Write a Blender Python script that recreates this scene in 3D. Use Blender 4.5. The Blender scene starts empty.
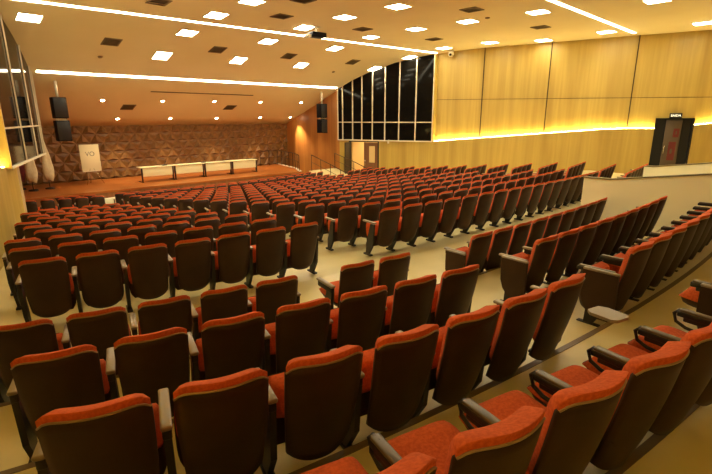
import bpy, bmesh, math, random
from math import sin, cos, pi, sqrt, atan2, hypot, radians
from mathutils import Vector, Matrix
random.seed(4)
S = bpy.context.scene
COL = S.collection
EYE = 4.1            # eye height above the front floor; X across the hall, Y towards the stage
CX, CY = -12.061, 0.0

# ------------------------------------------------------------------ materials
def mat(name, col, rough=.5, metal=0, spec=.5, emit=None, estr=0, coat=0):
    m = bpy.data.materials.new(name); m.use_nodes = True
    b = m.node_tree.nodes['Principled BSDF']
    b.inputs['Base Color'].default_value = (*col, 1); b.inputs['Roughness'].default_value = rough
    b.inputs['Metallic'].default_value = metal; b.inputs['Specular IOR Level'].default_value = spec
    if coat: b.inputs['Coat Weight'].default_value = coat
    if emit: b.inputs['Emission Color'].default_value = (*emit, 1); b.inputs['Emission Strength'].default_value = estr
    return m
def noisy(name, c1, c2, scale=(5, 5, 5), rough=.6, detail=4, bump=0, spec=.5, coord='Object', lo=.35, hi=.65, bscale=None, coat=0):
    m = mat(name, c1, rough, spec=spec, coat=coat); nt = m.node_tree; N = nt.nodes; L = nt.links; b = N['Principled BSDF']
    tc = N.new('ShaderNodeTexCoord'); mp = N.new('ShaderNodeMapping'); mp.inputs['Scale'].default_value = scale
    nz = N.new('ShaderNodeTexNoise'); nz.inputs['Scale'].default_value = 1; nz.inputs['Detail'].default_value = detail
    cr = N.new('ShaderNodeValToRGB'); e = cr.color_ramp.elements
    e[0].position = lo; e[1].position = hi; e[0].color = (*c1, 1); e[1].color = (*c2, 1)
    L.new(tc.outputs[coord], mp.inputs[0]); L.new(mp.outputs[0], nz.inputs['Vector']); L.new(nz.outputs['Fac'], cr.inputs[0]); L.new(cr.outputs[0], b.inputs['Base Color'])
    if bump:
        bp = N.new('ShaderNodeBump'); bp.inputs['Strength'].default_value = bump; bp.inputs['Distance'].default_value = .01
        src = nz
        if bscale:
            src = N.new('ShaderNodeTexNoise'); src.inputs['Scale'].default_value = bscale; L.new(tc.outputs[coord], src.inputs['Vector'])
        L.new(src.outputs['Fac'], bp.inputs['Height']); L.new(bp.outputs[0], b.inputs['Normal'])
    return m
def wood_wall(name, c1, c2, c3):
    # vertical veneer grain, with broader bands of tone from board to board
    m = mat(name, c1, .42); nt = m.node_tree; N = nt.nodes; L = nt.links; b = N['Principled BSDF']
    tc = N.new('ShaderNodeTexCoord')
    mp = N.new('ShaderNodeMapping'); mp.inputs['Scale'].default_value = (9, 9, .35)
    nz = N.new('ShaderNodeTexNoise'); nz.inputs['Scale'].default_value = 1; nz.inputs['Detail'].default_value = 5
    mp2 = N.new('ShaderNodeMapping'); mp2.inputs['Scale'].default_value = (2.2, 2.2, .12)
    n2 = N.new('ShaderNodeTexNoise'); n2.inputs['Scale'].default_value = 1; n2.inputs['Detail'].default_value = 2
    a = N.new('ShaderNodeValToRGB'); e = a.color_ramp.elements; e[0].position = .3; e[1].position = .7
    e[0].color = (*c1, 1); e[1].color = (*c2, 1)
    mx = N.new('ShaderNodeMixRGB'); mx.inputs[2].default_value = (*c3, 1)
    r2 = N.new('ShaderNodeMapRange'); r2.inputs[1].default_value = .4; r2.inputs[2].default_value = .75; r2.inputs[4].default_value = .65
    L.new(tc.outputs['Object'], mp.inputs[0]); L.new(tc.outputs['Object'], mp2.inputs[0])
    L.new(mp.outputs[0], nz.inputs['Vector']); L.new(mp2.outputs[0], n2.inputs['Vector'])
    L.new(nz.outputs['Fac'], a.inputs[0]); L.new(n2.outputs['Fac'], r2.inputs[0])
    L.new(r2.outputs[0], mx.inputs[0]); L.new(a.outputs[0], mx.inputs[1]); L.new(mx.outputs[0], b.inputs['Base Color'])
    return m
M = dict(
    fabric=noisy('red_fabric', (.52, .095, .030), (.66, .135, .044), (60, 60, 60), .88, bump=.25, spec=.15),
    shell=noisy('brown_shell', (.036, .017, .009), (.052, .025, .013), (3, 3, 3), .48, spec=.28),
    glint_rim=mat('shell_glint', (.34, .24, .14), .35),  # paler than the shell: highlight of its glossy edge put into the colour
    armgrey=mat('arm_grey', (.10, .08, .045), .35),
    black=mat('black_plastic', (.010, .009, .010), .4),
    armpad=mat('arm_pad', (.26, .21, .13), .3, spec=.7),
    leg=mat('dark_steel', (.014, .012, .012), .45),
    tablet=mat('grey_tablet', (.30, .27, .20), .4),
    floor=noisy('vinyl_floor', (.72, .64, .33), (.80, .71, .38), (1.6, 1.6, 1.6), .36, detail=6, spec=.4),
    nosing=mat('nosing', (.16, .11, .05), .45),
    curb=mat('step_face', (.62, .48, .26), .5),
    ceil=noisy('ceiling_paint', (.80, .69, .46), (.83, .72, .49), (.6, .6, .6), .85, spec=.2),
    wood=wood_wall('golden_veneer', (.49, .345, .075), (.58, .42, .10), (.36, .235, .045)),
    wood2=wood_wall('brown_veneer', (.40, .17, .04), (.50, .22, .055), (.28, .10, .025)),
    joint=mat('dark_joint', (.05, .028, .01), .8),
    relief=noisy('relief_wood', (.19, .095, .028), (.29, .145, .042), (5, 5, 5), .45),
    stagewood=noisy('stage_floor_wood', (.36, .11, .020), (.46, .155, .03), (.6, 7, 3), .32),
    stagefront=noisy('stage_front_wood', (.24, .095, .028), (.33, .13, .04), (6, 6, .8), .5),
    glass=mat('dark_glass', (.006, .005, .004), .06, spec=.4),
    frame=mat('pale_aluminium', (.72, .62, .44), .35),
    white=mat('white_paint', (.80, .74, .58), .6),
    parapet=noisy('parapet_paint', (.90, .86, .62), (.92, .88, .66), (1.2, 1.2, 1.2), .7, spec=.2),
    cap=mat('parapet_cap', (.11, .085, .035), .4),
    lamp=mat('lamp_panel', (1, 1, 1), .5, emit=(1, .89, .64), estr=18),
    strip=mat('lamp_strip', (1, 1, 1), .5, emit=(1, .89, .62), estr=10),
    cove=mat('cove_strip', (1, 1, 1), .5, emit=(1, .78, .28), estr=42),
    spot=mat('spot_lamp', (1, 1, 1), .5, emit=(1, .80, .52), estr=30),
    vent=mat('vent_metal', (.18, .12, .06), .6),
    ventdark=mat('vent_dark', (.09, .06, .03), .8),
    speaker=mat('speaker_black', (.005, .005, .008), .6, spec=.15),
    tablewhite=mat('table_cream', (.85, .84, .52), .45),
    paper=mat('board_white', (.74, .66, .42), .7),
    ink=mat('grey_ink', (.20, .18, .13), .7),
    metal=mat('dark_rail', (.05, .03, .022), .35, metal=.6),
    chrome=mat('chrome', (.7, .65, .55), .25, metal=1),
    flag1=noisy('cream_cloth', (.72, .62, .38), (.80, .72, .48), (8, 8, 8), .85),
    flag2=noisy('wine_cloth', (.16, .025, .03), (.22, .04, .04), (8, 8, 8), .85),
    door=mat('door_grey', (.10, .07, .04), .5),
    doordark=mat('door_dark', (.007, .006, .007), .4),
    doorbrown=noisy('door_brown', (.16, .07, .025), (.21, .09, .035), (6, 6, .5), .45),
    red=mat('sign_red', (.14, .014, .010), .5),
    signlit=mat('sign_lit', (1, 1, 1), .5, emit=(1, .93, .62), estr=.8),
    corridor=mat('corridor_wall', (.70, .50, .22), .7),
)

M['glass'].node_tree.nodes['Principled BSDF'].inputs['IOR'].default_value = 1.18
# ------------------------------------------------------------------ mesh helpers
class MB:
    def __init__(s): s.v = []; s.f = []; s.m = []; s.sm = []
    def add(s, vs, fs, mi=0, smooth=False):
        o = len(s.v); s.v += [tuple(v) for v in vs]
        for f in fs: s.f.append([i + o for i in f]); s.m.append(mi); s.sm.append(smooth)
        return s
    def box(s, x0, x1, y0, y1, z0, z1, mi=0, mt=None):
        vs = [Vector((x, y, z)) for x in (x0, x1) for y in (y0, y1) for z in (z0, z1)]
        if mt: vs = [mt @ v for v in vs]
        return s.add(vs, [(0, 1, 3, 2), (4, 6, 7, 5), (0, 4, 5, 1), (2, 3, 7, 6), (0, 2, 6, 4), (1, 5, 7, 3)], mi)
    def rbox(s, x0, x1, y0, y1, z0, z1, r, mi=0, mt=None, seg=2):
        bm = bmesh.new(); bmesh.ops.create_cube(bm, size=1)
        for v in bm.verts: v.co = Vector((x0 + (v.co.x + .5) * (x1 - x0), y0 + (v.co.y + .5) * (y1 - y0), z0 + (v.co.z + .5) * (z1 - z0)))
        bmesh.ops.bevel(bm, geom=bm.edges[:], offset=r, segments=seg, profile=.5, affect='EDGES', clamp_overlap=True)
        bm.verts.index_update(); vs = [mt @ v.co if mt else v.co.copy() for v in bm.verts]
        fs = [[v.index for v in f.verts] for f in bm.faces]; bm.free()
        return s.add(vs, fs, mi, True)
    def prism(s, poly, z0, z1, mi=0):
        n = len(poly); vs = [(x, y, z0) for x, y in poly] + [(x, y, z1) for x, y in poly]
        return s.add(vs, [tuple(range(n))[::-1], tuple(range(n, 2 * n))] + [(i, (i + 1) % n, n + (i + 1) % n, n + i) for i in range(n)], mi)
    def tube(s, pts, r, n=8, mi=0, close=False):
        pts = [Vector(p) for p in pts]; vs = []; K = len(pts)
        for i, p in enumerate(pts):
            a = pts[max(i - 1, 0)]; b = pts[min(i + 1, K - 1)]
            d = (b - a).normalized(); up = Vector((0, 0, 1)) if abs(d.z) < .9 else Vector((1, 0, 0))
            u = d.cross(up).normalized(); w = u.cross(d)
            rr = r[i] if isinstance(r, (list, tuple)) else r
            vs += [p + (u * cos(2 * pi * k / n) + w * sin(2 * pi * k / n)) * rr for k in range(n)]
        fs = [(i * n + k, i * n + (k + 1) % n, (i + 1) * n + (k + 1) % n, (i + 1) * n + k) for i in range(K - 1) for k in range(n)]
        fs += [tuple(range(n))[::-1], tuple((K - 1) * n + k for k in range(n))]
        return s.add(vs, fs, mi, True)
    def sheets(s, A, B, mi=0, smooth=True):
        # closed solid between two equal grids of points
        R_, C_ = len(A), len(A[0]); idx = lambda g, i, j: g * R_ * C_ + i * C_ + j
        vs = [p for r in A for p in r] + [p for r in B for p in r]; fs = []
        for i in range(R_ - 1):
            for j in range(C_ - 1):
                fs.append((idx(0, i, j), idx(0, i, j + 1), idx(0, i + 1, j + 1), idx(0, i + 1, j)))
                fs.append((idx(1, i, j), idx(1, i + 1, j), idx(1, i + 1, j + 1), idx(1, i, j + 1)))
        for i in range(R_ - 1):
            for j in (0, C_ - 1):
                f = (idx(0, i, j), idx(0, i + 1, j), idx(1, i + 1, j), idx(1, i, j)); fs.append(f if j == 0 else f[::-1])
        for j in range(C_ - 1):
            for i in (0, R_ - 1):
                f = (idx(0, i, j), idx(1, i, j), idx(1, i, j + 1), idx(0, i, j + 1)); fs.append(f if i == 0 else f[::-1])
        return s.add(vs, fs, mi, smooth)
    def mesh(s, name, mats):
        me = bpy.data.meshes.new(name); me.from_pydata([tuple(v) for v in s.v], [], s.f)
        for m in (mats if isinstance(mats, (list, tuple)) else [mats]): me.materials.append(M[m])
        for p, mi, sm in zip(me.polygons, s.m, s.sm): p.material_index = mi; p.use_smooth = sm
        bm = bmesh.new(); bm.from_mesh(me); bmesh.ops.recalc_face_normals(bm, faces=bm.faces); bm.to_mesh(me); bm.free()
        me.update(); return me
    def build(s, name, mats, parent=None, loc=None, rz=0):
        return link(name, s.mesh(name, mats), parent, loc, rz)
def link(name, me, parent=None, loc=None, rz=0):
    o = bpy.data.objects.new(name, me); COL.objects.link(o)
    if parent: o.parent = parent
    if loc: o.location = loc
    if rz: o.rotation_euler = (0, 0, rz)
    return o
def tag(o, label=None, cat=None, group=None, kind=None):
    if label: o['label'] = label
    if cat: o['category'] = cat
    if group: o['group'] = group
    if kind: o['kind'] = kind
    return o
def thing(name, label, cat, loc=(0, 0, 0), rz=0, group=None):
    return tag(link(name, None, None, loc, rz), label, cat, group)
def struct(o): o['kind'] = 'structure'; return o

# ------------------------------------------------------------------ hall shape
PROF = [(-6.5, 3.52), (6, 3.52), (13, 3.52), (15, 3.48), (16.5, 3.3), (18, 3.05), (19.5, 2.62), (20.6, 2.2), (21.55, 1.72), (23.6, .88), (25.8, .03), (26.83, -.38)]
def ceilz(y):
    for (a, za), (b, zb) in zip(PROF, PROF[1:]):
        if y <= b: return EYE + za + (zb - za) * max(0, (y - a)) / (b - a)
    return EYE + PROF[-1][1]
def slope_ang(y):
    return atan2(ceilz(y + .3) - ceilz(y - .3), .6)
FC = (-2.0, 39.5)
def rad(x, y): return hypot(x - FC[0], y - FC[1])
STEPS = [(36.3, -2.36), (37.52, -2.19), (38.62, -2.06), (39.72, -1.93), (40.85, -1.80), (42.0, -1.67), (43.1, -1.54), (44.2, -1.41), (45.4, -1.28), (46.5, -1.15)]
def floorz_r(r):
    z = -2.58
    if r < 36.2:
        if r > 34.6: return EYE - 2.58 + .08 * (36.2 - r) / 1.6
        return max(EYE - 2.5 - .1 * (34.6 - r), 0)
    for e, ze in STEPS:
        if r > e: z = ze
    return EYE + z
def floorz(x, y): return floorz_r(rad(x, y))

# floor: rings about the centre of curvature
def make_floor():
    m = MB(); rs = [8.0, 12.0, 15.0, 16.8, 18, 20, 22, 24, 26, 28, 30, 32, 34, 34.6, 36.2]
    prev = None; angs = [radians(a) for a in range(-44, 45, 2)]
    rings = [(r, floorz_r(r)) for r in rs]
    z = EYE - 2.58
    for e, ze in STEPS: rings += [(e, z), (e, EYE + ze)]; z = EYE + ze
    rings.append((48.5, z))
    pts = [[(FC[0] + r * sin(a), FC[1] - r * cos(a), zz) for a in angs] for r, zz in rings]
    n = len(angs)
    for i in range(len(rings) - 1):
        riser = abs(rings[i][0] - rings[i + 1][0]) < 1e-6
        m.add(pts[i] + pts[i + 1], [(j, j + 1, n + j + 1, n + j) for j in range(n - 1)], 1 if riser else 0)
    # cut everything outside the room and inside the exit passage
    me = m.mesh('floor', ['floor', 'curb']); bm = bmesh.new(); bm.from_mesh(me)
    def bis(co, no):
        bmesh.ops.bisect_plane(bm, geom=bm.verts[:] + bm.edges[:] + bm.faces[:], plane_co=co, plane_no=no, clear_outer=True)
    bis((0, 22.0, 0), (0, 1, 0)); bis((0, -6.5, 0), (0, -1, 0)); bis((15.6, 0, 0), (1, 0, 0)); bis((-15.6, 0, 0), (-1, 0, 0))
    for co, no in (((-1.0, 0, 0), (1, 0, 0)), ((2.75, 0, 0), (1, 0, 0)), ((0, 3.7, 0), (0, 1, 0))):
        bmesh.ops.bisect_plane(bm, geom=bm.verts[:] + bm.edges[:] + bm.faces[:], plane_co=co, plane_no=no)
    dl = [f for f in bm.faces if -1.0 < f.calc_center_median().x < 2.75 and f.calc_center_median().y < 3.7]
    bmesh.ops.delete(bm, geom=dl, context='FACES')
    bm.to_mesh(me); bm.free()
    fl = struct(link('floor', me))
    MB().box(-1.0, 2.75, -6.5, 3.7, EYE - 2.62, EYE - 2.57).build('passage_floor', 'floor', fl)
    # nosings: one thin arc each
    for k, (e, ze) in enumerate(STEPS[:5]):
        for a0, a1 in ((-20, 1.4), (7.6, 24)):
            a = [radians(a0 + (a1 - a0) * i / 40) for i in range(41)]
            q = MB(); vs = []
            for t in a:
                for r, zz in ((e - .018, EYE + ze - .045), (e - .018, EYE + ze + .006), (e + .035, EYE + ze + .006), (e + .035, EYE + ze - .01)):
                    vs.append((FC[0] + r * sin(t), FC[1] - r * cos(t), zz))
            q.add(vs, [(4 * i + j, 4 * i + (j + 1) % 4, 4 * i + 4 + (j + 1) % 4, 4 * i + 4 + j) for i in range(40) for j in range(4)])
            struct(q.build('trim_%d' % (k * 2 + (a0 > 0) + 1), 'nosing'))
make_floor()

# ceiling: curved sheet with thickness
WALL_R = [(14.9, -6.5), (13.95, 0), (12.95, 3.6), (12.06, 6.7), (9.95, 15.8), (7.98, 21.55), (7.8, 26.83)]
def make_ceiling():
    ys = [-6.5, 0, 5, 10, 12, 13, 14, 15, 15.8, 16.5, 17.2, 18, 18.7, 19.5, 20.1, 20.6, 21.1, 21.55, 22.5, 23.6, 24.7, 25.8, 26.83]
    A = [[(x, y, ceilz(y)) for x in (-15.4, -8, 0, 8, 15.4)] for y in ys]
    B = [[(x, y, z + .15) for x, y, z in r] for r in A]
    return struct(MB().sheets(A, B).build('ceiling', 'ceil'))
make_ceiling()

def ledz(y):
    if y > 7.1: return EYE - 1.24 + .0905 * (15.8 - y)
    if y > 5.3: return EYE - .45 + .012 * (7.1 - y)
    return EYE - .43 + .13 * (5.3 - y)
def strip_poly(p0, p1, zb, zt, off, thick, m, mi=0, n=10, side=1):
    """wall slab from p0 to p1 (x,y) between z functions, pushed outwards by off"""
    (x0, y0), (x1, y1) = p0, p1; L = hypot(x1 - x0, y1 - y0); nx, ny = (y1 - y0) / L * side, -(x1 - x0) / L * side
    A = []; B = []
    for i in range(n + 1):
        t = i / n; x = x0 + (x1 - x0) * t; y = y0 + (y1 - y0) * t
        A.append([(x + nx * off, y + ny * off, zb(y)), (x + nx * off, y + ny * off, zt(y))])
        B.append([(x + nx * (off + thick), y + ny * (off + thick), zb(y)), (x + nx * (off + thick), y + ny * (off + thick), zt(y))])
    m.sheets(A, B, mi, False)

BOOTH = [(9.83, 15.8), (7.85, 21.55)]
MULL_S = [15.8, 16.76, 17.72, 18.56, 19.33, 19.99, 20.58, 21.23, 21.55]
ZB, ZBAR = EYE - 1.29, EYE - .25
def booth_x(y): return 9.83 + (7.85 - 9.83) * (y - 15.8) / (21.55 - 15.8)

def side_walls(sg, nm):
    """sg +1 right, -1 left"""
    f = lambda p: (p[0] * sg, p[1])
    up = MB(); lo = MB(); zero = lambda y: -.6
    for a, b in zip(WALL_R[:4], WALL_R[1:5]):
        lo_a, lo_b = f(a), f(b)
        if sg > 0 and a == WALL_R[2]:       # wall with the exit door: leave the opening free
            y0, y1 = 4.10, 5.42; X = lambda y: a[0] + (b[0] - a[0]) * (y - a[1]) / (b[1] - a[1])
            strip_poly(lo_a, (X(y0), y0), zero, lambda y: ledz(y) - .06, 0, .3, lo, side=-sg * -1)
            strip_poly((X(y1), y1), lo_b, zero, lambda y: ledz(y) - .06, 0, .3, lo, side=sg)
        else:
            strip_poly(lo_a, lo_b, zero, lambda y: ledz(y) - .06, 0, .3, lo, side=sg)
        if sg > 0 and a == WALL_R[2]:
            strip_poly(lo_a, (X(y0), y0), lambda y: ledz(y) - .06, lambda y: ceilz(y) + .05, .15, .15, up, side=sg)
            strip_poly((X(y1), y1), lo_b, lambda y: ledz(y) - .06, lambda y: ceilz(y) + .05, .15, .15, up, side=sg)
            strip_poly((X(y0), y0), (X(y1), y1), lambda y: EYE - .09, lambda y: ceilz(y) + .05, .15, .15, up, side=sg)
        else: strip_poly(lo_a, lo_b, lambda y: ledz(y) - .06, lambda y: ceilz(y) + .05, .15, .15, up, side=sg)
    # under the booth, with the double door opening
    a, b = f(WALL_R[4]), f(WALL_R[5]); L = b[0] - a[0]
    Xb = lambda y: a[0] + (b[0] - a[0]) * (y - a[1]) / (b[1] - a[1])
    if sg > 0:
        strip_poly(a, (Xb(19.0), 19.0), zero, lambda y: ZB, 0, .3, lo, side=sg)
        strip_poly((Xb(20.9), 20.9), b, zero, lambda y: ZB, 0, .3, lo, side=sg)
        strip_poly((Xb(19.0), 19.0), (Xb(20.9), 20.9), lambda y: ZB - .08, lambda y: ZB, 0, .3, lo, n=2, side=sg)
    else:
        strip_poly(a, (Xb(17.0), 17.0), zero, lambda y: ZB, 0, .3, lo, side=sg)
        lo.box(Xb(17.0) - 1.5, Xb(17.0) - .28, 16.85, 17.0, 0, ZB)
    wl = struct(lo.build('wall_' + nm, 'wood'))
    up.build('upper_panelling', 'wood', wl)
    # brown stretch beside the stage
    st = MB()
    if sg < 0:
        strip_poly((-11.0, 16.9), (-11.0, 21.55), zero, lambda y: ZB, 0, .2, st, side=sg); st.box(-11.1, -9.0, 21.5, 21.6, -.5, ceilz(21.5)); st.prism([(-11.1, 16.9), (-9.5, 16.95), (-8.0, 21.55), (-11.1, 21.55)], ZB, ZB + .02)
    strip_poly(*(((-9.0, 21.55), (-9.0, 26.83)) if sg < 0 else (f(WALL_R[5]), f(WALL_R[6]))), zero, lambda y: ceilz(y) + .05, 0, .3, st, side=sg)
    st.build('stage_side_panelling', 'wood2', wl)
    # panel joints
    J = MB()
    for y in (13.24, 10.05, 6.52, 2.2):
        for a, b in zip(WALL_R[:4], WALL_R[1:5]):
            if a[1] <= y <= b[1]:
                x = a[0] + (b[0] - a[0]) * (y - a[1]) / (b[1] - a[1])
                J.box(sg * (x + .13) - .02, sg * (x + .13) + .02, y - .015, y + .015, ledz(y), ceilz(y))
    for a, b in zip(WALL_R[:4], WALL_R[1:5]):
        strip_poly(f(a), f(b), lambda y: EYE + .77 + .013 * y, lambda y: EYE + .79 + .013 * y, .14, .03, J, side=sg)
    J.build('panel_joint', 'joint', wl)
    # cove lamp lying in the slot between lower and upper panelling
    cv = MB()
    for a, b in zip(WALL_R[:4], WALL_R[1:5]):
        runs = [(f(a), f(b))]
        if sg > 0 and a == WALL_R[2]: runs = [(f(a), (X(y0), y0)), ((X(y1), y1), f(b))]
        for p_, q_ in runs: strip_poly(p_, q_, lambda y: ledz(y) - .058, lambda y: ledz(y) - .045, .03, .045, cv, side=sg)
    tag(cv.build('cove_light', 'cove'), 'long glowing yellow cove light strip running along the %s wood wall' % nm, 'light strip')
side_walls(1, 'right'); side_walls(-1, 'left')

# outer shells behind the side walls close the room
def back_walls():
    b = MB(); b.box(-15.4, 15.4, -6.7, -6.5, 0, ceilz(-6) + .1); struct(b.build('wall_back', 'wood'))
back_walls()

# stage end wall, relief of off-centre pyramids
def relief_wall():
    m = MB(); x0, x1, z0, z1 = -9.4, 7.9, EYE - 3.1, EYE - .3; nz = 6; dz = (z1 - z0) / nz; w = .66; y = 26.83
    n = int((x1 - x0) / w) + 1
    for j in range(nz):
        zb, zt = z0 + j * dz, z0 + (j + 1) * dz
        for i in range(-1, 2 * n + 1):
            xa = x0 + i * w / 2; up = (i + j) % 2 == 0
            tri = [(xa, zb), (xa + w, zb), (xa + w / 2, zt)] if up else [(xa, zt), (xa + w / 2, zb), (xa + w, zt)]
            ap = (xa + w * (.42 if up else .60), zb + dz * (.22 if up else .62))
            cl = lambda p: (min(max(p[0], x0), x1), y, p[1])
            d = .15 if up else .05
            m.add([cl(tri[0]), cl(tri[1]), cl(tri[2]), (min(max(ap[0], x0), x1), y - d, ap[1])], [(0, 1, 3), (1, 2, 3), (2, 0, 3)])
    m.box(x0, x1, y, y + .2, -.5, z1 + .1)
    struct(m.build('wall_stage', 'relief'))
relief_wall()

# booths: dark glazing set high in both side walls
def booth(sg, n, side):
    (xa, ya), (xb, yb) = BOOTH; g = MB()
    strip_poly((xa * sg, ya), (xb * sg, yb), lambda y: ZB, lambda y: ceilz(y) + .02, .03, .02, g, n=24, side=sg)
    w = struct(g.build('window_%d' % n, 'glass'))
    fr = MB()
    for y in (MULL_S if sg > 0 else [15.83, 18.0, 19.97, 21.2, 21.53]):
        x = booth_x(y) * sg; fr.box(x - .012, x + .03, y - .03, y + .03, ZB, ceilz(y) - .0) if sg > 0 else fr.box(x - .03, x + .012, y - .035, y + .035, ZB, ceilz(y))
    strip_poly((xa * sg, ya), (xb * sg, yb), lambda y: ZBAR - .025, lambda y: ZBAR + .025, -.005, .05, fr, side=sg)
    fr.build('mullion', 'frame', w)
    sill = MB(); strip_poly((xa * sg, ya - .03), (xb * sg, yb), lambda y: ZB - .06, lambda y: ZB + .0, -.03, .2, sill, side=sg)
    sill.build('sill', 'white', w)
    rt = MB(); rt.box(sg * 9.83 - (.0 if sg > 0 else .25), sg * 9.83 + (.25 if sg > 0 else 0), 15.74, 15.8, ZB - .06, ceilz(15.8)); rt.build('side_panel', 'wood', w)
    rt = MB(); rt.box(*sorted((sg * 7.85, sg * 8.1)), 21.55, 21.6, ZB - .06, ceilz(21.5)); rt.build('side_panel', 'wood2', w)
booth(1, 1, 'right'); booth(-1, 2, 'left')

# doors under the booths
def booth_door(sg, n, side):
    X = lambda y: (9.95 + (7.98 - 9.95) * (y - 15.8) / 5.75) * sg
    ang = atan2(-1.97 * sg, 5.75)
    zf = 0.0; zt = ZB - .08
    r = thing('double_door', 'open dark double door under the glazed booth in the %s wall' % side, 'door', (X(19.95), 19.95, 0), 0)
    r['kind'] = 'structure'; r.name = 'door_%d' % n; del r['category']
    def at(y, off): return (X(y) - X(19.95) + off * sg, y - 19.95)
    m = MB()
    for y in (19.02, 20.88): x_, y_ = at(y, .05); m.box(x_ - .07, x_ + .07, y_ - .04, y_ + .04, 0, zt)
    x0, y0 = at(19.0, .05); x1, y1 = at(20.9, .05)
    m.add([(x0 - .06, y0, zt - .06), (x1 - .06, y1, zt - .06), (x1 - .06, y1, zt), (x0 - .06, y0, zt), (x0 + .06, y0, zt - .06), (x1 + .06, y1, zt - .06), (x1 + .06, y1, zt), (x0 + .06, y0, zt)],
          [(0, 1, 2, 3), (4, 5, 6, 7), (0, 1, 5, 4), (2, 3, 7, 6), (0, 3, 7, 4), (1, 2, 6, 5)])
    m.build('door_frame', 'doordark', r)
    # leaf swung into the hall at the far side, brown leaf with a glazed slot at the near side
    x_, y_ = at(20.85, -.02); far = MB(); d = Vector((-sg * .55, -.15, 0)); p = Vector((x_, y_, 0)); far.add([p, p + d, p + d + Vector((0, 0, zt - .08)), p + Vector((0, 0, zt - .08)), p + Vector((0, .05, 0)), p + d + Vector((0, .05, 0)), p + d + Vector((0, .05, zt - .08)), p + Vector((0, .05, zt - .08))],
            [(0, 1, 2, 3), (4, 5, 6, 7), (0, 1, 5, 4), (2, 3, 7, 6), (0, 3, 7, 4), (1, 2, 6, 5)])
    if sg > 0: far.build('door_leaf', 'doordark', r)
    n_ = MB(); xa_, ya_ = at(19.05, .02); xb_, yb_ = at(19.95, .02)
    def quadbox(m_, p, q, z0, z1, th, mi=0):
        m_.add([(p[0], p[1], z0), (q[0], q[1], z0), (q[0], q[1], z1), (p[0], p[1], z1), (p[0] + th * sg, p[1], z0), (q[0] + th * sg, q[1], z0), (q[0] + th * sg, q[1], z1), (p[0] + th * sg, p[1], z1)],
               [(0, 1, 2, 3), (4, 5, 6, 7), (0, 1, 5, 4), (2, 3, 7, 6), (0, 3, 7, 4), (1, 2, 6, 5)], mi)
    quadbox(n_, (xa_, ya_), (xb_, yb_), .02, zt - .08, .05)
    leaf = n_.build('door_leaf', 'doorbrown', r)
    pn = MB(); quadbox(pn, at(19.25, .0), at(19.6, .0), zt - 1.3, zt - .3, .06); pn.build('glass_panel', 'corridor', leaf)
    h = MB(); hx, hy = at(19.85, -.03); h.tube([(hx, hy, zt - 1.5), (hx, hy, zt - 1.1)], .018); h.build('door_handle', 'chrome', leaf)
    # lit corridor behind the opening
    c = MB(); cx1 = X(19.9) + 2.6 * sg; q = .31 * sg; cx0 = X(19.9) + q
    c.prism([(X(18.9) + q, 18.85), (X(18.9) + q, 18.95), (cx1, 18.95), (cx1, 18.85)], -.2, 3.2); c.prism([(X(20.95) + q, 20.92), (X(20.95) + q, 21.0), (cx1, 21.0), (cx1, 20.92)], -.2, 3.2)
    pl = [(X(18.9) + q, 18.9), (X(20.95) + q, 20.95), (cx1, 20.95), (cx1, 18.9)]; c.prism(pl, 3.1, 3.2); c.prism(pl, -.2, 0); c.box(cx1 - .05, cx1 + .05, 18.85, 21.0, -.2, 3.2)
    cw = c.build('wall_corridor', 'corridor'); struct(cw)
    li = bpy.data.lights.new('corridor_lamp', 'AREA'); li.energy = 30; li.size = .6; li.color = (1, .8, .45)
    lo = bpy.data.objects.new('corridor_lamp', li); COL.objects.link(lo); lo.location = ((cx0 + cx1) / 2, 19.8, 3.05)
    return r
booth_door(1, 1, 'right')
struct(MB().box(-9.60, -9.48, 16.98, 17.12, 0, ZB - .02).build('trim_20', 'frame'))
tag(MB().box(-.16, .16, -.03, .0, -.11, .11).box(-.12, .12, -.035, -.03, -.07, .07, 1).build('emergency_light', ['white', 'tablewhite'], None, (9.03, 18.45, 2.72), radians(71 + 0)), 'small white box on the wood wall right of the booth door', 'emergency light')

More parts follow.
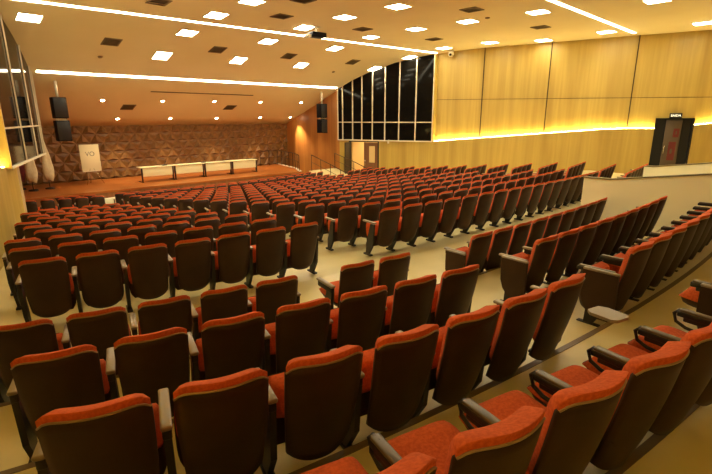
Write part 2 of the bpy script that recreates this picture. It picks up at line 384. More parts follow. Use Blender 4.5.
# right exit door with its sign
def text_obj(name, body, size, mat_, parent, loc, rot, ext=.004):
    cu = bpy.data.curves.new(name, 'FONT'); cu.body = body; cu.size = size; cu.extrude = ext; cu.align_x = 'CENTER'; cu.align_y = 'CENTER'
    o = bpy.data.objects.new(name + '_tmp', cu); COL.objects.link(o)
    me = bpy.data.meshes.new_from_object(o); bpy.data.objects.remove(o)
    me.materials.clear(); me.materials.append(M[mat_])
    t = link(name, me, parent, loc); t.rotation_euler = rot; return t
def exit_door():
    ax, ay, bx, by = 12.95, 3.6, 12.06, 6.7; X = lambda y: ax + (bx - ax) * (y - ay) / (by - ay)
    ang = atan2(by - ay, bx - ax)        # along-wall direction, y increasing
    yc = 4.76; r = thing('door_3', 'dark exit doorway in the right wall', 'door', (X(yc), yc, EYE - 2.58), ang + pi); del r['category']; r['kind'] = 'structure'
    # local x runs along the wall towards the back of the hall, local -y towards... resolved by sign below
    W = 1.34; H = 2.49
    m = MB(); m.box(-W / 2, W / 2, .28, .36, 0, H); m.build('opening_shade', 'doordark', r)  # near-black panel in place of the shade inside the doorway
    f = MB(); f.box(-W / 2 - .05, -W / 2 + .0, -.03, .3, 0, H); f.box(W / 2, W / 2 + .05, -.03, .3, 0, H); f.box(-W / 2 - .05, W / 2 + .05, -.03, .3, H, H + .05); f.build('door_frame', 'doordark', r)
    lf = MB(); lf.rbox(-.30, .30, .08, .13, .01, H - .01, .01); leaf = lf.build('door_leaf', 'door', r)
    s1 = MB(); s1.box(.02, .24, .070, .078, H - .78, H - .40); s1.box(.11, .15, .064, .070, H - .66, H - .52, 1); s1.build('fire_sign', ['red', 'door'], leaf)
    s2 = MB(); s2.box(-.08, .19, .070, .078, H - 1.80, H - .98); s2.build('notice_panel', 'red', leaf)
    s3 = MB(); s3.box(.0, .08, .062, .070, H - 1.50, H - 1.30); s3.build('notice_sheet', 'door', leaf)
    h = MB(); h.tube([(-.24, .03, 1.0), (-.24, .03, 1.35)], .015); h.tube([(-.24, .08, 1.02), (-.24, .03, 1.02)], .012); h.build('door_handle', 'chrome', leaf)
    sg = thing('exit_sign', 'lit SAIDA sign above the dark exit door in the right wall', 'sign', (X(yc), yc, EYE - .0), ang + pi)
    b = MB(); b.rbox(-.23, .23, -.10, -.02, -.04, .17, .012); b.build('sign_box', 'doordark', sg)
    text_obj('lettering', 'SAIDA', .135, 'signlit', sg, (0, -.106, .065), (pi / 2, 0, 0))
exit_door()

# vomitory parapets
def parapet(x0, x1, ye, name):
    ys = [(-6.4, -1.33 + .144 * 9.6), (3.15, -1.335), (ye, -1.34)]
    m = MB(); A = []; B = []
    for y, z in ys: A.append([(x0, y, 1.40), (x0, y, EYE + z)]); B.append([(x1, y, 1.40), (x1, y, EYE + z)])
    m.sheets(A, B, 0, False); o = m.build(name, 'parapet'); o['kind'] = 'structure'
    c = MB(); A = []; B = []
    for y, z in ys: A.append([(x0 - .015, y + (.015 if y > 3.6 else 0), EYE + z), (x0 - .015, y + (.015 if y > 3.6 else 0), EYE + z + .025)]); B.append([(x1 + .015, y + (.015 if y > 3.6 else 0), EYE + z), (x1 + .015, y + (.015 if y > 3.6 else 0), EYE + z + .025)])
    c.sheets(A, B, 0, False); c.build('cap', 'cap', o); return o
parapet(-1.0, -.86, 3.7, 'wall_passage_left'); parapet(2.75, 2.9, 3.4, 'wall_passage_right')

# ------------------------------------------------------------------ ceiling fittings
def ontop(x, y, dz=0): return (x, y, ceilz(y) + dz)
def panel(x, y, label, group='square ceiling lights'):
    t = thing('ceiling_light', label, 'ceiling light', ontop(x, y), 0, group); t.rotation_euler = (slope_ang(y), 0, 0)
    f = bpy.data.meshes.get('light_frame') or MB().box(-.34, .34, -.34, -.31, -.02, .0).box(-.34, .34, .31, .34, -.02, 0).box(-.34, -.31, -.31, .31, -.02, 0).box(.31, .34, -.31, .31, -.02, 0).mesh('light_frame', 'white')
    d = bpy.data.meshes.get('light_diffuser') or MB().box(-.31, .31, -.31, .31, -.012, -.004).mesh('light_diffuser', 'lamp')
    link('frame', f, t); link('diffuser', d, t); return t
ordn = ['zeroth', 'first', 'second', 'third', 'fourth', 'fifth', 'sixth', 'seventh', 'eighth', 'ninth', 'tenth', 'eleventh', 'twelfth', 'thirteenth', 'fourteenth', 'fifteenth', 'sixteenth', 'seventeenth', 'eighteenth', 'nineteenth', 'twentieth', 'twenty-first', 'twenty-second']
cols = {'left middle column': [(-3.55, 19.8), (-3.45, 17.6), (-3.4, 15.45), (-3.35, 13.3), (-3.3, 10.9), (-3.3, 8.4), (-3.3, 5.9), (-3.3, 3.4)],  # last panel is out of view, added to brighten the passage parapet
        'centre column': [(-.12, 19.6), (.0, 17.35), (.25, 15.2), (.3, 12.95), (.42, 10.55), (.4, 8.1), (.4, 5.6), (.4, 3.1)],  # last panel likewise unseen, added for light around the parapet
        'right middle column': [(3.45, 19.5), (3.6, 17.1), (3.85, 15.0), (3.95, 12.55), (4.15, 10.25), (4.5, 7.7), (5.6, 4.4), (5.6, 1.9)],  # last panel unseen, added for more light at the right rear
        'column by the right wall': [(8.45, 19.0), (9.0, 16.9), (9.0, 14.65), (9.3, 12.2), (10.5, 10.1), (10.3, 7.3), (11.0, 4.05)],
        'column by the left wall': [(-8.35, 18.05), (-9.3, 12.6)]}  # second panel lies out of view, added for its light
for cn, L in cols.items():
    for i, (x, y) in enumerate(L): panel(x, y, 'square white ceiling light, %s from the stage in the %s' % (ordn[i + 1], cn))
def line_light(p, q, label, w=.13):
    x0, y0 = p; x1, y1 = q; a = atan2(y1 - y0, x1 - x0); n = 10; m = MB(); A = []; B = []
    for i in range(n + 1):
        x = x0 + (x1 - x0) * i / n; y = y0 + (y1 - y0) * i / n
        A.append([(x, y - w / 2, ceilz(y - w / 2) - .012), (x, y + w / 2, ceilz(y + w / 2) - .012)]); B.append([(x, y - w / 2, ceilz(y - w / 2) + .01), (x, y + w / 2, ceilz(y + w / 2) + .01)])
    m.sheets(A, B, 0, False); tag(m.build('ceiling_light_strip', 'strip'), label, 'ceiling light strip', 'long ceiling light strips')
line_light((-9.3, 16.75), (9.75, 15.65), 'long white ceiling light strip ending at the near edge of the right booth')
line_light((-7.7, 21.5), (7.7, 21.45), 'long white ceiling light strip nearest the stage')
line_light((-11.5, 7.0), (11.5, 6.55), 'long white ceiling light strip crossing the top right corner')
def vent(x, y, i, s=.3):
    t = thing('ceiling_vent', 'dark square ceiling vent ' + i, 'ceiling vent', ontop(x, y), 0, 'ceiling air vents'); t.rotation_euler = (slope_ang(y), 0, 0)
    m = MB().box(-s, s, -s, -s + .05, -.025, 0).box(-s, s, s - .05, s, -.025, 0).box(-s, -s + .05, -s, s, -.025, 0).box(s - .05, s, -s, s, -.025, 0); m.build('frame', 'vent', t)
    m = MB().box(-s, s, -s, s, -.006, -.001)
    m.build('backing', 'ventdark', t)
    m = MB()
    for k in range(5): m.add([(-s + .05, -s + .09 + k * .105, -.02), (s - .05, -s + .09 + k * .105, -.02), (s - .05, -s + .14 + k * .105, -.006), (-s + .05, -s + .14 + k * .105, -.006)], [(0, 1, 2, 3)])
    m.build('slats', 'vent', t)
for x, y, i in [(-5.68, 19.1, 'left of the second light from the stage'), (-1.57, 18.8, 'between the left middle and centre light columns near the stage'), (-5.5, 15.1, 'at the top edge left of centre'), (-1.49, 14.3, 'just behind the long light strip left of centre'),
                (2.05, 18.65, 'right of centre near the stage'), (-2.31, 12.05, 'at the top edge in the middle'), (2.31, 14.0, 'beside the projector'), (6.18, 18.5, 'near the far top of the right booth'),
                (6.48, 13.46, 'left of the white camera by the right wall'), (2.54, 9.1, 'at the top edge right of centre'), (7.23, 8.8, 'beside the third light strip'), (-3.51, 24.45, 'low over the stage at the left'), (2.0, 24.3, 'low over the stage at the right')]:
    vent(x, y, i)
for i, (x, y) in enumerate([(-4.86, 23.7), (-2.11, 23.65), (.64, 23.55), (3.54, 23.5), (6.45, 23.4), (-3.61, 25.85), (-.88, 25.8), (1.92, 25.8), (4.91, 25.7), (7.3, 25.68)]):
    t = thing('stage_spotlight', 'small round warm spotlight, %s from the left in the %s row over the stage' % (ordn[i % 5 + 1], 'front' if i < 5 else 'back'), 'spotlight', ontop(x, y), 0, 'spotlights over the stage'); t.rotation_euler = (slope_ang(y), 0, 0)
    m = MB(); n = 14; m.tube([(0, 0, -.03), (0, 0, .0)], .12, n); m.build('trim_ring', 'white', t)
    m = MB(); m.tube([(0, 0, -.036), (0, 0, -.03)], .085, n); m.build('bulb', 'spot', t)
    li = bpy.data.lights.new('stage_spot', 'SPOT'); li.energy = 150; li.color = (1, .72, .40); li.spot_size = radians(75); li.spot_blend = .6; li.shadow_soft_size = .08
    lo = bpy.data.objects.new('stage_spot', li); COL.objects.link(lo); lo.location = (x, y, ceilz(y) - .07)
    if i in (9,): lo.rotation_euler = (radians(-16), radians(-20), 0); li.energy = 420; li.spot_size = radians(60); li.spot_blend = 1
tag(MB().box(-2.8, 2.8, -.04, .04, -.01, .0).build('ceiling_slot', 'ventdark', None, ontop(-.2, 22.75), 0), 'narrow dark slot in the ceiling above the stage front', 'ceiling slot').rotation_euler = (slope_ang(22.75), 0, 0)
for x, y, i in [(-5.76, 20.3, 'under the vent at the left'), (6.0, 19.85, 'left of the right booth'), (4.1, 9.4, 'at the top right of centre')]:
    m = MB(); m.tube([(0, 0, -.03), (0, 0, 0)], [.075, .09], 12); tag(m.build('smoke_detector', 'vent', None, ontop(x, y)), 'small round smoke detector on the ceiling ' + i, 'smoke detector', 'smoke detectors').rotation_euler = (slope_ang(y), 0, 0)

# projector, camera
def projector():
    x, y = .62, 14.9; z = EYE + 3.18
    t = thing('projector', 'black projector hanging from the ceiling beside the long light strip', 'projector', (x, y, z), radians(-8))
    t.scale = (1.3, 1.3, 1.3)
    b = MB(); b.rbox(-.24, .26, -.17, .17, -.07, .07, .02); b.build('body', 'speaker', t)
    l = MB(); l.tube([(-.02, .16, 0), (-.02, .22, 0)], .05, 14); l.build('lens', 'glass', t)
    p = MB(); p.tube([(0, 0, .06), (0, 0, (ceilz(y) - z) / 1.3)], .02, 8); p.box(-.09, .09, -.09, .09, (ceilz(y) - z) / 1.3 - .02, (ceilz(y) - z) / 1.3); p.build('ceiling_mount', 'white', t)
    w = MB(); w.rbox(-.40, -.25, -.12, .08, -.10, -.01, .02); w.build('white_bracket', 'white', t)
projector()
def dome_cam():
    x, y = 9.98, 14.85; z = EYE + 3.34
    t = thing('security_camera', 'small white security camera at the top of the right wood wall', 'camera', (x, y, z), radians(200)); t.scale = (1.5, 1.5, 1.5)
    b = MB(); b.tube([(.0, 0, .08), (0, 0, .0)], .09, 14); b.build('base', 'white', t)
    h = MB(); h.tube([(0, 0, 0), (0, 0, -.05), (0, 0, -.1), (0, 0, -.13)], [.1, .11, .08, .03], 14); h.build('housing', 'white', t)
    l = MB(); l.tube([(.08, 0, -.05), (.15, 0, -.07)], .04, 10); l.build('lens', 'black', t)
dome_cam()

# hanging loudspeakers
def speaker(x, y, label):
    zt = EYE + .87; t = thing('hanging_speaker', label, 'loudspeaker', (x, y, zt), 0, 'hanging loudspeaker pairs')
    for k, z0 in enumerate((-.85, -1.76)):
        m = MB(); m.rbox(-.25, .25, -.22, .22, z0, z0 + .82, .02); c = m.build('cabinet', 'speaker', t)
        g = MB(); g.rbox(-.22, .22, -.235, -.221, z0 + .04, z0 + .78, .005); g.build('grille', 'black', c)
    m = MB(); m.box(-.20, .20, -.10, .10, -.94, -.85); m.build('coupling', 'chrome', t)
    m = MB(); m.tube([(0, 0, -.02), (0, 0, ceilz(y) - zt + .05)], .055, 8); m.build('hanging_pole', 'white', t)
speaker(-6.98, 22.2, 'pair of stacked black loudspeakers hanging on a pole left of the stage')
speaker(6.95, 22.0, 'pair of stacked black loudspeakers hanging on a pole right of the stage')

# ------------------------------------------------------------------ stage
ZS = EYE - 3.1
def stage():
    t = thing('stage', 'reddish wooden stage platform across the front of the hall', 'stage', (0, 22, 0))
    poly = [(-7.6, 22.0), (4.9, 21.9), (5.35, 21.75), (6.35, 24.2), (7.2, 26.6), (7.6, 26.72), (-7.1, 26.72), (-7.4, 22.0)]
    poly = [(5.1, 21.8), (6.1, 23.6), (6.9, 26.66), (-8.9, 26.66), (-8.9, 22.1)]
    P = [(x, y - 22) for x, y in poly]
    m = MB(); m.prism(P, ZS - .08, ZS); m.build('stage_floor', 'stagewood', t)
    m = MB(); m.prism([(x * .995, y + (.03 if y < 1 else 0)) for x, y in P], 0, ZS - .08); m.build('stage_front', 'stagefront', t)
    e = MB(); a, b, c = P[0], P[1], P[2]
    for p, q in ((a, b), (b, c)):
        e.add([(p[0], p[1], ZS + .002), (q[0], q[1], ZS + .002), (q[0] - .2, q[1], ZS + .002), (p[0] - .2, p[1], ZS + .002), (p[0], p[1], ZS + .02), (q[0], q[1], ZS + .02), (q[0] - .2, q[1], ZS + .02), (p[0] - .2, p[1], ZS + .02)],
              [(0, 1, 2, 3), (4, 5, 6, 7), (0, 1, 5, 4), (2, 3, 7, 6), (0, 3, 7, 4), (1, 2, 6, 5)])
    e.build('pale_edging', 'white', t)
stage()
def apron_floor():
    m = MB(); m.box(-11.2, 8.4, 16.5, 27, -.06, -.01); struct(m.build('floor_front', 'floor'))
    # landing and low wall beside the stage
    q = thing('access_ramp', 'yellowish access ramp with low wall right of the stage', 'ramp', (6.6, 21.0, 0))
    m = MB(); m.add([(-1.0, .75, 0), (-1.0, .75, ZS * 1), (-1.0, -3.0, 0), (1.2, .75, 0), (1.2, .75, ZS * 1), (1.2, -3.0, 0)], [(0, 1, 2), (3, 5, 4), (0, 3, 4, 1), (1, 4, 5, 2), (0, 2, 5, 3)])
    m.build('ramp_slope', 'floor', q)
apron_floor()
def railing(pts, label, posts, h=.95):
    t = thing('railing', label, 'railing', pts[0])
    P = [Vector(p) - Vector(pts[0]) for p in pts]
    m = MB(); m.tube([p + Vector((0, 0, h)) for p in P], .022, 6); m.build('handrail', 'metal', t)
    m = MB(); m.tube([p + Vector((0, 0, h * .55)) for p in P], .014, 6); m.build('midrail', 'metal', t)
    seg = [(P[i + 1] - P[i]).length for i in range(len(P) - 1)]; tot = sum(seg)
    for k in range(posts):
        d = tot * k / (posts - 1); i = 0
        while i < len(seg) - 1 and d > seg[i]: d -= seg[i]; i += 1
        p = P[i].lerp(P[i + 1], min(1, d / seg[i])); m = MB(); m.tube([p, p + Vector((0, 0, h))], .02, 6); m.build('post', 'metal', t)
railing([(5.2, 26.35, ZS), (6.65, 26.3, ZS), (5.9, 23.6, ZS), (5.05, 22.0, ZS)], 'dark metal railing along the right edge of the stage', 10)
railing([(5.7, 21.6, ZS), (5.7, 19.9, .55), (5.7, 18.2, .05)], 'dark metal railing sloping down the ramp right of the stage', 5)
railing([(7.6, 21.6, ZS), (7.7, 19.9, .55), (7.8, 18.4, .05)], 'dark metal railing sloping down against the right wall', 5)

def steps():
    t = thing('stage_steps', 'pale yellow steps leading up to the stage from the left aisle', 'steps', (-5.65, 21.6, 0))
    m = MB(); m.rbox(-.54, .54, -.36, .0, 0, .36, .01); m.build('lower_step', 'parapet', t)
    m = MB(); m.rbox(-.54, .54, .0, .40, 0, .70, .01); m.build('upper_step', 'parapet', t)
steps()
# tables
def tables():
    L = 6.73; x0 = -3.6; w = L / 4
    txt = ['leftmost long cream table on the stage, nearest the white board', 'second cream stage table from the left', 'third cream stage table from the left', 'rightmost cream table on the stage']
    for i in range(4):
        t = thing('stage_table', txt[i], 'table', (x0 + w * (i + .5), 23.8, ZS), 0, 'row of cream tables on the stage')
        m = MB(); m.rbox(-w / 2 + .01, w / 2 - .01, -.32, .32, .72, .75, .006); m.build('tabletop', 'tablewhite', t)
        m = MB(); m.rbox(-w / 2 + .10, w / 2 - .10, -.24, -.22, .28, .70, .005); m.build('front_panel', 'tablewhite', t)
        for s in (-1, 1):
            m = MB(); m.rbox(s * (w / 2 - .06) - .025, s * (w / 2 - .06) + .025, -.25, -.15, .03, .72, .01); m.rbox(s * (w / 2 - .06) - .025, s * (w / 2 - .06) + .025, -.30, .28, 0, .04, .01); m.build('leg', 'black', t)
tables()
def mic(x, label):
    t = thing('desk_microphone', label, 'microphone', (x, 23.8, ZS + .75), 0, 'microphones on the stage tables')
    m = MB(); m.rbox(-.12, .12, -.07, .07, 0, .05, .015); m.build('base', 'black', t)
    m = MB(); m.tube([(0, 0, .04), (.0, -.02, .12), (.03, -.05, .17)], .012, 6); m.build('stem', 'black', t)
    m = MB(); m.tube([(.03, -.05, .165), (.05, -.08, .21)], .028, 8); m.build('head', 'black', t)
mic(-2.3, 'small black microphone on the leftmost stage table'); mic(-.15, 'small black microphone where the second and third stage tables meet')
# flip chart
def board():
    t = thing('flip_chart', 'white flip chart board on a tripod at the left of the stage', 'flip chart', (-5.42, 24.8, ZS), radians(6))
    m = MB(); m.rbox(-.44, .44, -.02, .02, .66, 1.90, .008); b = m.build('board', 'paper', t)
    text_obj('handwriting', 'VO', .30, 'ink', b, (0, -.026, 1.45), (pi / 2, 0, 0), .002)
    for k, (x, y) in enumerate(((-.40, -.22), (.40, -.22), (.02, .42))):
        m = MB(); m.tube([(x, y, .015), (x * .15, y * .15 + .035, .80)], .014, 6); m.build('leg', 'chrome', t)
    m = MB(); m.rbox(-.42, .42, -.06, .0, .62, .66, .006); m.build('tray', 'frame', t)
board()
# flags on poles
def flag(x, y, c, label):
    t = thing('flag', label, 'flag', (x, y, ZS), 0, 'flags at the left end of the stage')
    m = MB(); m.tube([(0, 0, 0), (0, 0, 2.25)], .016, 8); m.build('pole', 'metal', t)
    m = MB(); m.tube([(0, 0, 0), (0, 0, .05), (0, 0, .07)], [.2, .18, .03], 16); m.build('base', 'black', t)
    m = MB(); n = 16; K = 10; vs = []
    for i in range(K):
        u = i / (K - 1); z = 2.2 - 1.8 * u; r = .05 + .15 * min(1, u * 1.5) - .10 * max(0, u - .85) * 5
        for k in range(n):
            a = 2 * pi * k / n; rr = r * (1 + .28 * sin(3 * a + 4 * u) + .12 * sin(7 * a)); vs.append((rr * cos(a) + .04 * u, rr * .8 * sin(a), z + .06 * sin(2 * a) * u))
    m.add(vs, [(i * n + k, i * n + (k + 1) % n, (i + 1) * n + (k + 1) % n, (i + 1) * n + k) for i in range(K - 1) for k in range(n)] + [tuple(range(n)), tuple((K - 1) * n + k for k in range(n))], 0, True)
    m.build('cloth', c, t)
    m = MB(); m.tube([(0, 0, 2.25), (0, 0, 2.30), (0, 0, 2.37)], [.012, .03, .004], 8); m.build('finial', 'chrome', t)
flag(-7.3, 24.6, 'flag1', 'cream furled flag nearest the board at the left of the stage')
flag(-7.98, 24.4, 'flag1', 'cream furled flag nearest the left wall beneath the booth')
flag(-8.3, 25.2, 'flag2', 'dark wine red furled flag behind the two cream ones')

# ------------------------------------------------------------------ theatre seats
def yrec(z): return .25 * (1 - z / .95) - .03 * sin(pi * min(max(z / .95, 0), 1))
def back_sheets(nu, nv, z0, z1, w, top_r, bot_r, off_a, off_b, infl=None, cr=.07, wob=0):
    A = []; B = []
    for j in range(nv + 1):
        v = j / nv; ra = []; rb = []
        for i in range(nu + 1):
            u = -1 + 2 * i / nu
            zt = z1 - top_r * abs(u) ** 7 - wob * (1 - u * u) * .0; zb = z0 + bot_r * abs(u) ** 3
            z = zb + (zt - zb) * v
            ww = w * (1 - .13 * (1 - v) ** 2)
            x = u * ww; y = yrec(z) + cr * (u * u - .62)
            k = infl(u, v) if infl else 1
            ra.append((x, y + off_a, z)); rb.append((x, y + off_a + (off_b - off_a) * k, z))
        A.append(ra); B.append(rb)
    return A, B
P_ = .56
SEAT = {}
LEGP = [(.32, .02), (.41, .02), (.40, .22), (.27, .62), (.16, .62), (.20, .22)]
LEGF = [tuple(range(6)), tuple(range(6, 12))[::-1]] + [(i, (i + 1) % 6, 6 + (i + 1) % 6, 6 + i) for i in range(6)]
def seat_meshes(lod):
    nu, nv = (12, 12) if lod == 0 else (6, 6)
    K = {}
    A, B = back_sheets(nu, nv, .17, .912, .234, .045, .075, 0, .022)
    K['back_shell'] = MB().sheets(A, B).mesh('back_shell', 'shell')
    pil = lambda u, v: max(.05, (1 - abs(u) ** 6) ** .5 * (1 - abs(2 * v - 1) ** 10) ** .5)
    A, B = back_sheets(nu + 2, nv + 4, .34, .958, .230, .05, .03, .004, .125, pil)
    K['backrest'] = MB().sheets(A, B).mesh('backrest', 'fabric')
    # thin tube along the shell's top edge, added to carry its painted highlight
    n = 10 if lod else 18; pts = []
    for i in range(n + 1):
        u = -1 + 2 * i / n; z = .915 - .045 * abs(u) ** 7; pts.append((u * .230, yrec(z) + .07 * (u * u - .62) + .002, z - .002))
    K['glint_rim'] = MB().tube(pts, .006, 5 if lod else 6).mesh('glint_rim', 'glint_rim')
    rl = [(x * .985, y + .028, z + .012) for x, y, z in pts]
    K['top_roll'] = None
    # folded seat
    def slab(l0, l1, w, t0, t1, mt, nu, nv, taper=.1):
        A = []; B = []
        for j in range(nv + 1):
            v = j / nv; ra = []; rb = []
            for i in range(nu + 1):
                u = -1 + 2 * i / nu; ww = w * (1 - taper * abs(2 * v - 1) ** 4); e = max(.04, (1 - abs(u) ** 6) ** .5 * (1 - abs(2 * v - 1) ** 6) ** .5)
                x = u * ww; y = l0 + (l1 - l0) * v
                ra.append(mt @ Vector((x, y, 0 + t0 * e))); rb.append(mt @ Vector((x, y, t1 * e)))
            A.append(ra); B.append(rb)
        return A, B
    up = Matrix.Translation((0, .475, .40)) @ Matrix.Rotation(radians(82), 4, 'X')
    dn = Matrix.Translation((0, .17, .43)) @ Matrix.Rotation(radians(4), 4, 'X')
    # in slab space y runs from the hinge to the front edge, +z is the sitting side
    for nm, mt in (('up', up), ('down', dn)):
        s = 1
        A, B = slab(-.08 if nm == 'up' else .0, (.195 if nm == 'up' else .47), .238, -.03, .12 if nm == 'up' else .09, mt, nu, nv)
        K['seat_' + nm] = MB().sheets(A, B).mesh('seat', 'fabric')
        A, B = slab(-.28 if nm == 'up' else -.06, .20 if nm == 'up' else .48, .245, -.085, -.02, mt, nu, nv, .22)
        K['seat_shell_' + nm] = MB().sheets(A, B).mesh('seat_shell', 'shell')
    m = MB()
    if lod == 0:
        m.add([(x, y, z) for x in (-.02, .02) for y, z in LEGP], LEGF); m.rbox(-.033, .033, .24, .48, 0, .03, .008); m.rbox(-.024, .024, .16, .50, .57, .635, .01)
    else:
        m.add([(x, y, z) for x in (-.02, .02) for y, z in LEGP], LEGF); m.box(-.03, .03, .25, .47, 0, .03)
    K['pedestal'] = m.mesh('pedestal', 'leg')
    m = MB()
    if lod == 0: m.rbox(-.030, .030, .14, .53, .635, .665, .012)
    else: m.box(-.026, .026, .14, .50, .635, .665)
    K['armrest'] = m.mesh('armrest', 'armpad')
    m = MB(); m.rbox(-.028, .028, .16, .545, .60, .645, .01); K['armrest_dark'] = m.mesh('armrest', 'black')
    m = MB(); m.rbox(-.027, .027, .16, .53, .64, .662, .008); K['arm_pad'] = m.mesh('arm_pad', 'armgrey')
    m = MB(); m.tube([(0, .48, .65), (0, .54, .645), (0, .57, .61), (0, .55, .55), (0, .48, .52), (0, .36, .51)], .013, 8)
    K['arm_loop'] = m.mesh('arm_loop', 'black')
    prof = [(.10, .635), (.10, .16), (.14, .12), (.26, .12), (.34, .15), (.41, .23), (.45, .34), (.455, .45), (.455, .635)]
    A = [[(-.02, y, z) for y, z in prof]]; m = MB(); m.add([(-.02, y, z) for y, z in prof] + [(.02, y, z) for y, z in prof], [tuple(range(9)), tuple(range(9, 18))[::-1]] + [(i, (i + 1) % 9, 9 + (i + 1) % 9, 9 + i) for i in range(9)]); K['end_panel'] = m.mesh('end_panel', 'shell')
    m = MB(); m.rbox(-.023, .023, .09, .46, .635, .66, .01); K['end_cap'] = m.mesh('panel_cap', 'armpad')
    m = MB(); m.prism([(-.10, -.02), (-.07, -.05), (.05, -.06), (.08, -.03), (.09, .11), (.06, .17), (-.06, .18), (-.10, .14)], .0, .022); K['tablet'] = m.mesh('writing_tablet', 'tablet')
    return K
K0 = seat_meshes(0); K1 = seat_meshes(1)

SEATS = []   # (x, y, yaw, floor z, info dict)
def arc_seat(c, R, b0, i, P):
    b = b0 + i * P / R; return c[0] + R * sin(b), c[1] - R * cos(b), b
REAR = [('Z', (.2408, 38.5033), 39.407, -.2933, .5552, -1.1039, range(-1, 6), 'nearest'),
        ('A', (-6.8271, 13.3949), 12.2955, -.4024, .5623, -1.2371, range(0, 7), 'second'),
        ('B', (-.2731, 36.556), 35.2817, -.3265, .56, -1.3973, range(0, 7), 'third'),
        ('C', (-1.7208, 34.3882), 31.5682, -.3182, .5616, -1.6249, [0, 1, 2, 3, 4, 5.8, 6.8], 'fourth')]
def put(x, y, yaw, z, **k): SEATS.append(dict(x=x, y=y, yaw=yaw, z=z, **k))
for nm, c, R, b0, P, zt, idx, rn in REAR:
    n = len(list(idx))
    for j, i in enumerate(idx):
        x, y, b = arc_seat(c, R, b0, i, P)
        put(x, y, b, EYE + zt - .95, row=rn, blk='left rear block', j=j + 1, n=n, nm=nm, down=(nm == 'Z' or (nm == 'C' and i == 5.8)), first=j == 0, last=j == n - 1 or (nm == 'C' and i == 4), loop=nm == 'Z', tablet=(nm == 'Z' and i == 5), gapfirst=(i == 5.8), darkarm=nm == 'Z')
REARR = [('a', (-2.8026, 39.7398), 38.8584, -.1017, .5551, -1.2585, 10, 'second'), ('b', (-1.6541, 43.2449), 41.3641, -.1167, .5479, -1.4297, 9, 'third'), ('c', (-1.4122, 45.9106), 42.862, -.1082, .5609, -1.6597, 9, 'fourth'),
         ('z', (-1.5, 39.9), 40.05, -.125, .555, -1.10, 8, 'nearest')]
for nm, c, R, b0, P, zt, n, rn in REARR:
    if nm == 'z':
        b0 = (-7.08 - c[0]) / R; c = (c[0], .02 + R * cos(b0))
    for i in range(n):
        x, y, b = arc_seat(c, R, b0, i, P)
        if x > -1.28: continue
        put(x, y, b, EYE + zt - .95, row=rn, blk='right rear block', j=i + 1, n=n, nm=nm, down=nm == 'z', first=i == 0, last=i == n - 1, panel=i == 0, darkarm=nm in 'az')
# front blocks
FL = [(0, (-1.7773, 39.6527), 34.8345, -.2706, .5615, 7), (1, (-1.5234, 39.7203), 33.8098, -.2847, .5549, 7), (2, (-2.7552, 39.992), 32.6925, -.2527, .5613, 7)]
for k in range(3, 10):
    n = 6 if k < 6 else (5 if k < 9 else (4 if k < 10 else 3))
    R = 31.7638 - 1.0 * (k - 3); c = (-1.42, 39.8 - .02 * (k - 3)); xe = -7.74; be = math.asin((xe - c[0]) / R)
    FL.append((k, c, R, be - (n - 1) * .545 / R, .545, n))
for k, c, R, b0, P, n in FL:
    for i in range(n):
        x, y, b = arc_seat(c, R, b0, i, P)
        put(x, y, b, floorz(x, y), row=ordn[k + 1], blk='left front block', j=i + 1, n=n, nm='F', first=i == 0, last=i == n - 1)
for k in range(0, 13):
    R = 40.3802 - 1.035 * k; c = (1.5475, 45.0159); b0 = -.1836 if k == 0 else math.asin((-5.86 - c[0]) / R)
    for i in range(17):
        x, y, b = arc_seat(c, R, b0, i, .5508 if k == 0 else .556)
        put(x, y, b, floorz(x, y), row=ordn[k + 1], blk='centre front block', j=i + 1, n=17, nm='M', first=i == 0, last=i == 16, openend=i == 0)
    n = 4
    for i in range(n):
        x = 4.15 + .055 * k + i * .54; y = 4.80 + 1.035 * k + i * .54 * .12
        put(x, y, .12, floorz(x, y), row=ordn[k + 1], blk='right front block', j=i + 1, n=n, nm='W', first=i == 0, last=i == n - 1)
for i in range(6):
    x = 3.35 + i * .55; y = 3.85 + i * .05; put(x, y, .09, EYE - 2.5, row='rearmost', blk='right front block', j=i + 1, n=6, nm='V', first=i == 0, last=i == 5)
for k, y0 in ((13, 19.35), (14, 20.4)):
    R = 40.38 - 1.035 * (k + .4); c = (1.5475, y0 + R)
    for x0, x1, bl in ((-8.7, -6.35, 'left stage block'), (-5.35, 5.0, 'centre stage block')):
        n = int((x1 - x0) / .56) + 1
        for i in range(n):
            b = math.asin((x0 + i * .555 - c[0]) / R); x = c[0] + R * sin(b); y = c[1] - R * cos(b)
            put(x, y, b, floorz(x, y), row='second' if k == 13 else 'first', blk=bl, j=i + 1, n=n, nm='S', first=i == 0, last=i == n - 1)

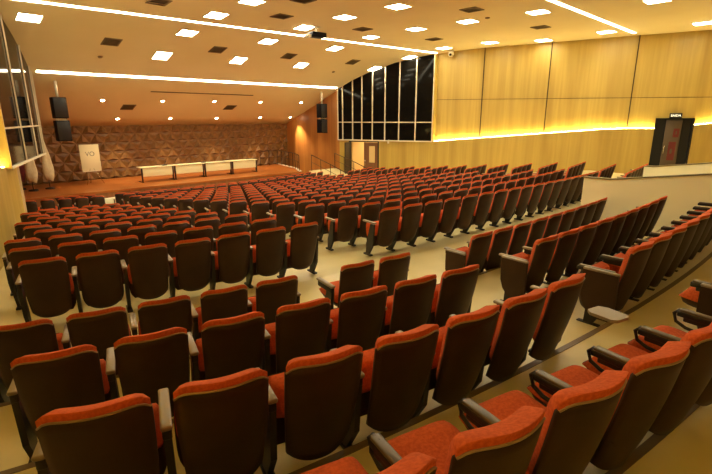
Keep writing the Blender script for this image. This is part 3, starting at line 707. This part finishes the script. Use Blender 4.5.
# keep what the frame could show; the nearest 300 are individuals
cam_yaw = radians(44.92); fx, fy = sin(cam_yaw), cos(cam_yaw)
def infr(s):
    dx, dy = s['x'] - CX, s['y'] - CY; d = dx * fx + dy * fy; r = dx * fy - dy * fx
    s['d'] = hypot(dx, dy); return d > .25 and abs(r) / max(d, .1) < .86 + .6 / max(d, .3)
vis = sorted([s for s in SEATS if infr(s)], key=lambda s: s['d'])
near, far = vis[:300], vis[300:]
def rowname(s): return s['row']
PROTO = {}
def make_seat(s):
    lod = 0 if s['d'] < 7.5 else 1; K = K0 if lod == 0 else K1
    key = (lod, bool(s.get('down')), bool(s.get('first')), bool(s.get('last')), bool(s.get('panel')), bool(s.get('tablet')), bool(s.get('loop')), bool(s.get('gapfirst')), bool(s.get('darkarm')))
    if key in PROTO:
        src = PROTO[key]; r = src.copy(); COL.objects.link(r)
        for ch in list(src.children):
            c = ch.copy(); COL.objects.link(c); c.parent = r
            for g in ch.children:
                d = g.copy(); COL.objects.link(d); d.parent = c
    else:
        r = link('theatre_seat', None); dn = 'down' if s.get('down') else 'up'
        bs = link('back_shell', K['back_shell'], r); bs['label'] = 'dark brown rear shell'; link('glint_rim', K['glint_rim'], bs)
        link('backrest', K['backrest'], r)
        se = link('seat', K['seat_' + dn], r); sh = link('seat_shell', K['seat_shell_' + dn], se); sh['label'] = 'dark brown underside of the seat'
        arm = 'armrest_dark' if s.get('darkarm') else 'armrest'
        def side(x, last=False):
            o = link('pedestal', K['pedestal'], r, (x, 0, 0)); 
            a = link('armrest', K[arm], r, (x, 0, 0))
            if s.get('darkarm'): link('arm_pad', K['arm_pad'], a)
            if s.get('loop'): link('arm_loop', K['arm_loop'], a)
            return a
        a = side(-P_ / 2)
        if s.get('panel'):
            p = link('end_panel', K['end_panel'], r, (-P_ / 2 - .045, 0, 0)); link('panel_cap', K['end_cap'], p)
        if s.get('last'): side(P_ / 2)
        if s.get('tablet'):
            t = link('writing_tablet', K['tablet'], r, (-P_ / 2 - .02, .70, .655)); t['label'] = 'grey writing tablet'
        PROTO[key] = r
    r.location = (s['x'], s['y'], s['z']); r.rotation_euler = (0, 0, s['yaw'])
    st = 'lowered red seat' if s.get('down') else 'red seat'
    if s.get('tablet'): st = 'red seat with grey writing tablet'
    if s['nm'] == 'Z': bl = '%s, %s from left, nearest row, left rear block' % (st, ordn[s['j']])
    else:
        cnt = 'camera' if s['blk'] in ('left front block', 'centre front block', 'right front block', 'left rear block', 'right rear block') else 'stage'
        end = 'leftmost' if s['j'] == 1 else ('rightmost' if s['j'] == s['n'] else ordn[s['j']] + ' from left')
        rw = ('%s row' % s['row']) if s['row'] in ('nearest', 'rearmost') else '%s row from %s' % (s['row'], cnt)
        bl = '%s, %s in %s, %s' % (st, end, rw, s['blk'])
    tag(r, bl, 'theatre seat', 'seats of the ' + s['blk'])
for s in near: make_seat(s)
def far_mesh():
    m = MB(); names = ['shell', 'fabric', 'armpad', 'leg']
    parts = [(K1['back_shell'], 0), (K1['glint_rim'], 0), (K1['backrest'], 1), (K1['seat_up'], 1), (K1['seat_shell_up'], 0), (K1['armrest'], 2), (K1['pedestal'], 3)]
    for s in far:
        mt = Matrix.Translation((s['x'], s['y'], s['z'])) @ Matrix.Rotation(s['yaw'], 4, 'Z')
        for me, mi in parts:
            t = mt @ Matrix.Translation((-P_ / 2, 0, 0)) if mi > 1 else mt
            m.add([t @ v.co for v in me.vertices], [list(p.vertices) for p in me.polygons], mi, True)
    tag(m.build('theatre_seats', names), 'more distant rows of red seats filling the floor towards the stage', 'theatre seats', None, 'stuff')
if far: far_mesh()
print('seats', len(SEATS), 'visible', len(vis), 'far', len(far))

# ------------------------------------------------------------------ camera, world, view
cd = bpy.data.cameras.new('camera'); cam = bpy.data.objects.new('camera', cd); COL.objects.link(cam)
cd.sensor_width = 36; cd.lens = 455.86 / 712 * 36; cd.clip_start = .05; cd.clip_end = 200
p = .25538; roll = .00261
fw = Vector((sin(cam_yaw) * cos(p), cos(cam_yaw) * cos(p), -sin(p))); rt = Vector((cos(cam_yaw), -sin(cam_yaw), 0)); upv = rt.cross(fw)
rt2 = rt * cos(-roll) + upv * sin(-roll); up2 = -rt * sin(-roll) + upv * cos(-roll)
mw = Matrix((rt2, up2, -fw)).transposed().to_4x4(); mw.translation = (CX, CY, EYE); cam.matrix_world = mw
cd.shift_x = 0; cd.shift_y = 0
S.camera = cam
w = bpy.data.worlds.new('world'); S.world = w; w.use_nodes = True; w.node_tree.nodes['Background'].inputs[0].default_value = (1, .7, .4, 1); w.node_tree.nodes['Background'].inputs[1].default_value = .02
S.view_settings.view_transform = 'Standard'; S.view_settings.look = 'None'; S.view_settings.gamma = 1; S.view_settings.use_curve_mapping = False
S.view_settings.exposure = 1.08
S.cycles.use_denoising = True
S.cycles.max_bounces = 8; S.cycles.diffuse_bounces = 5
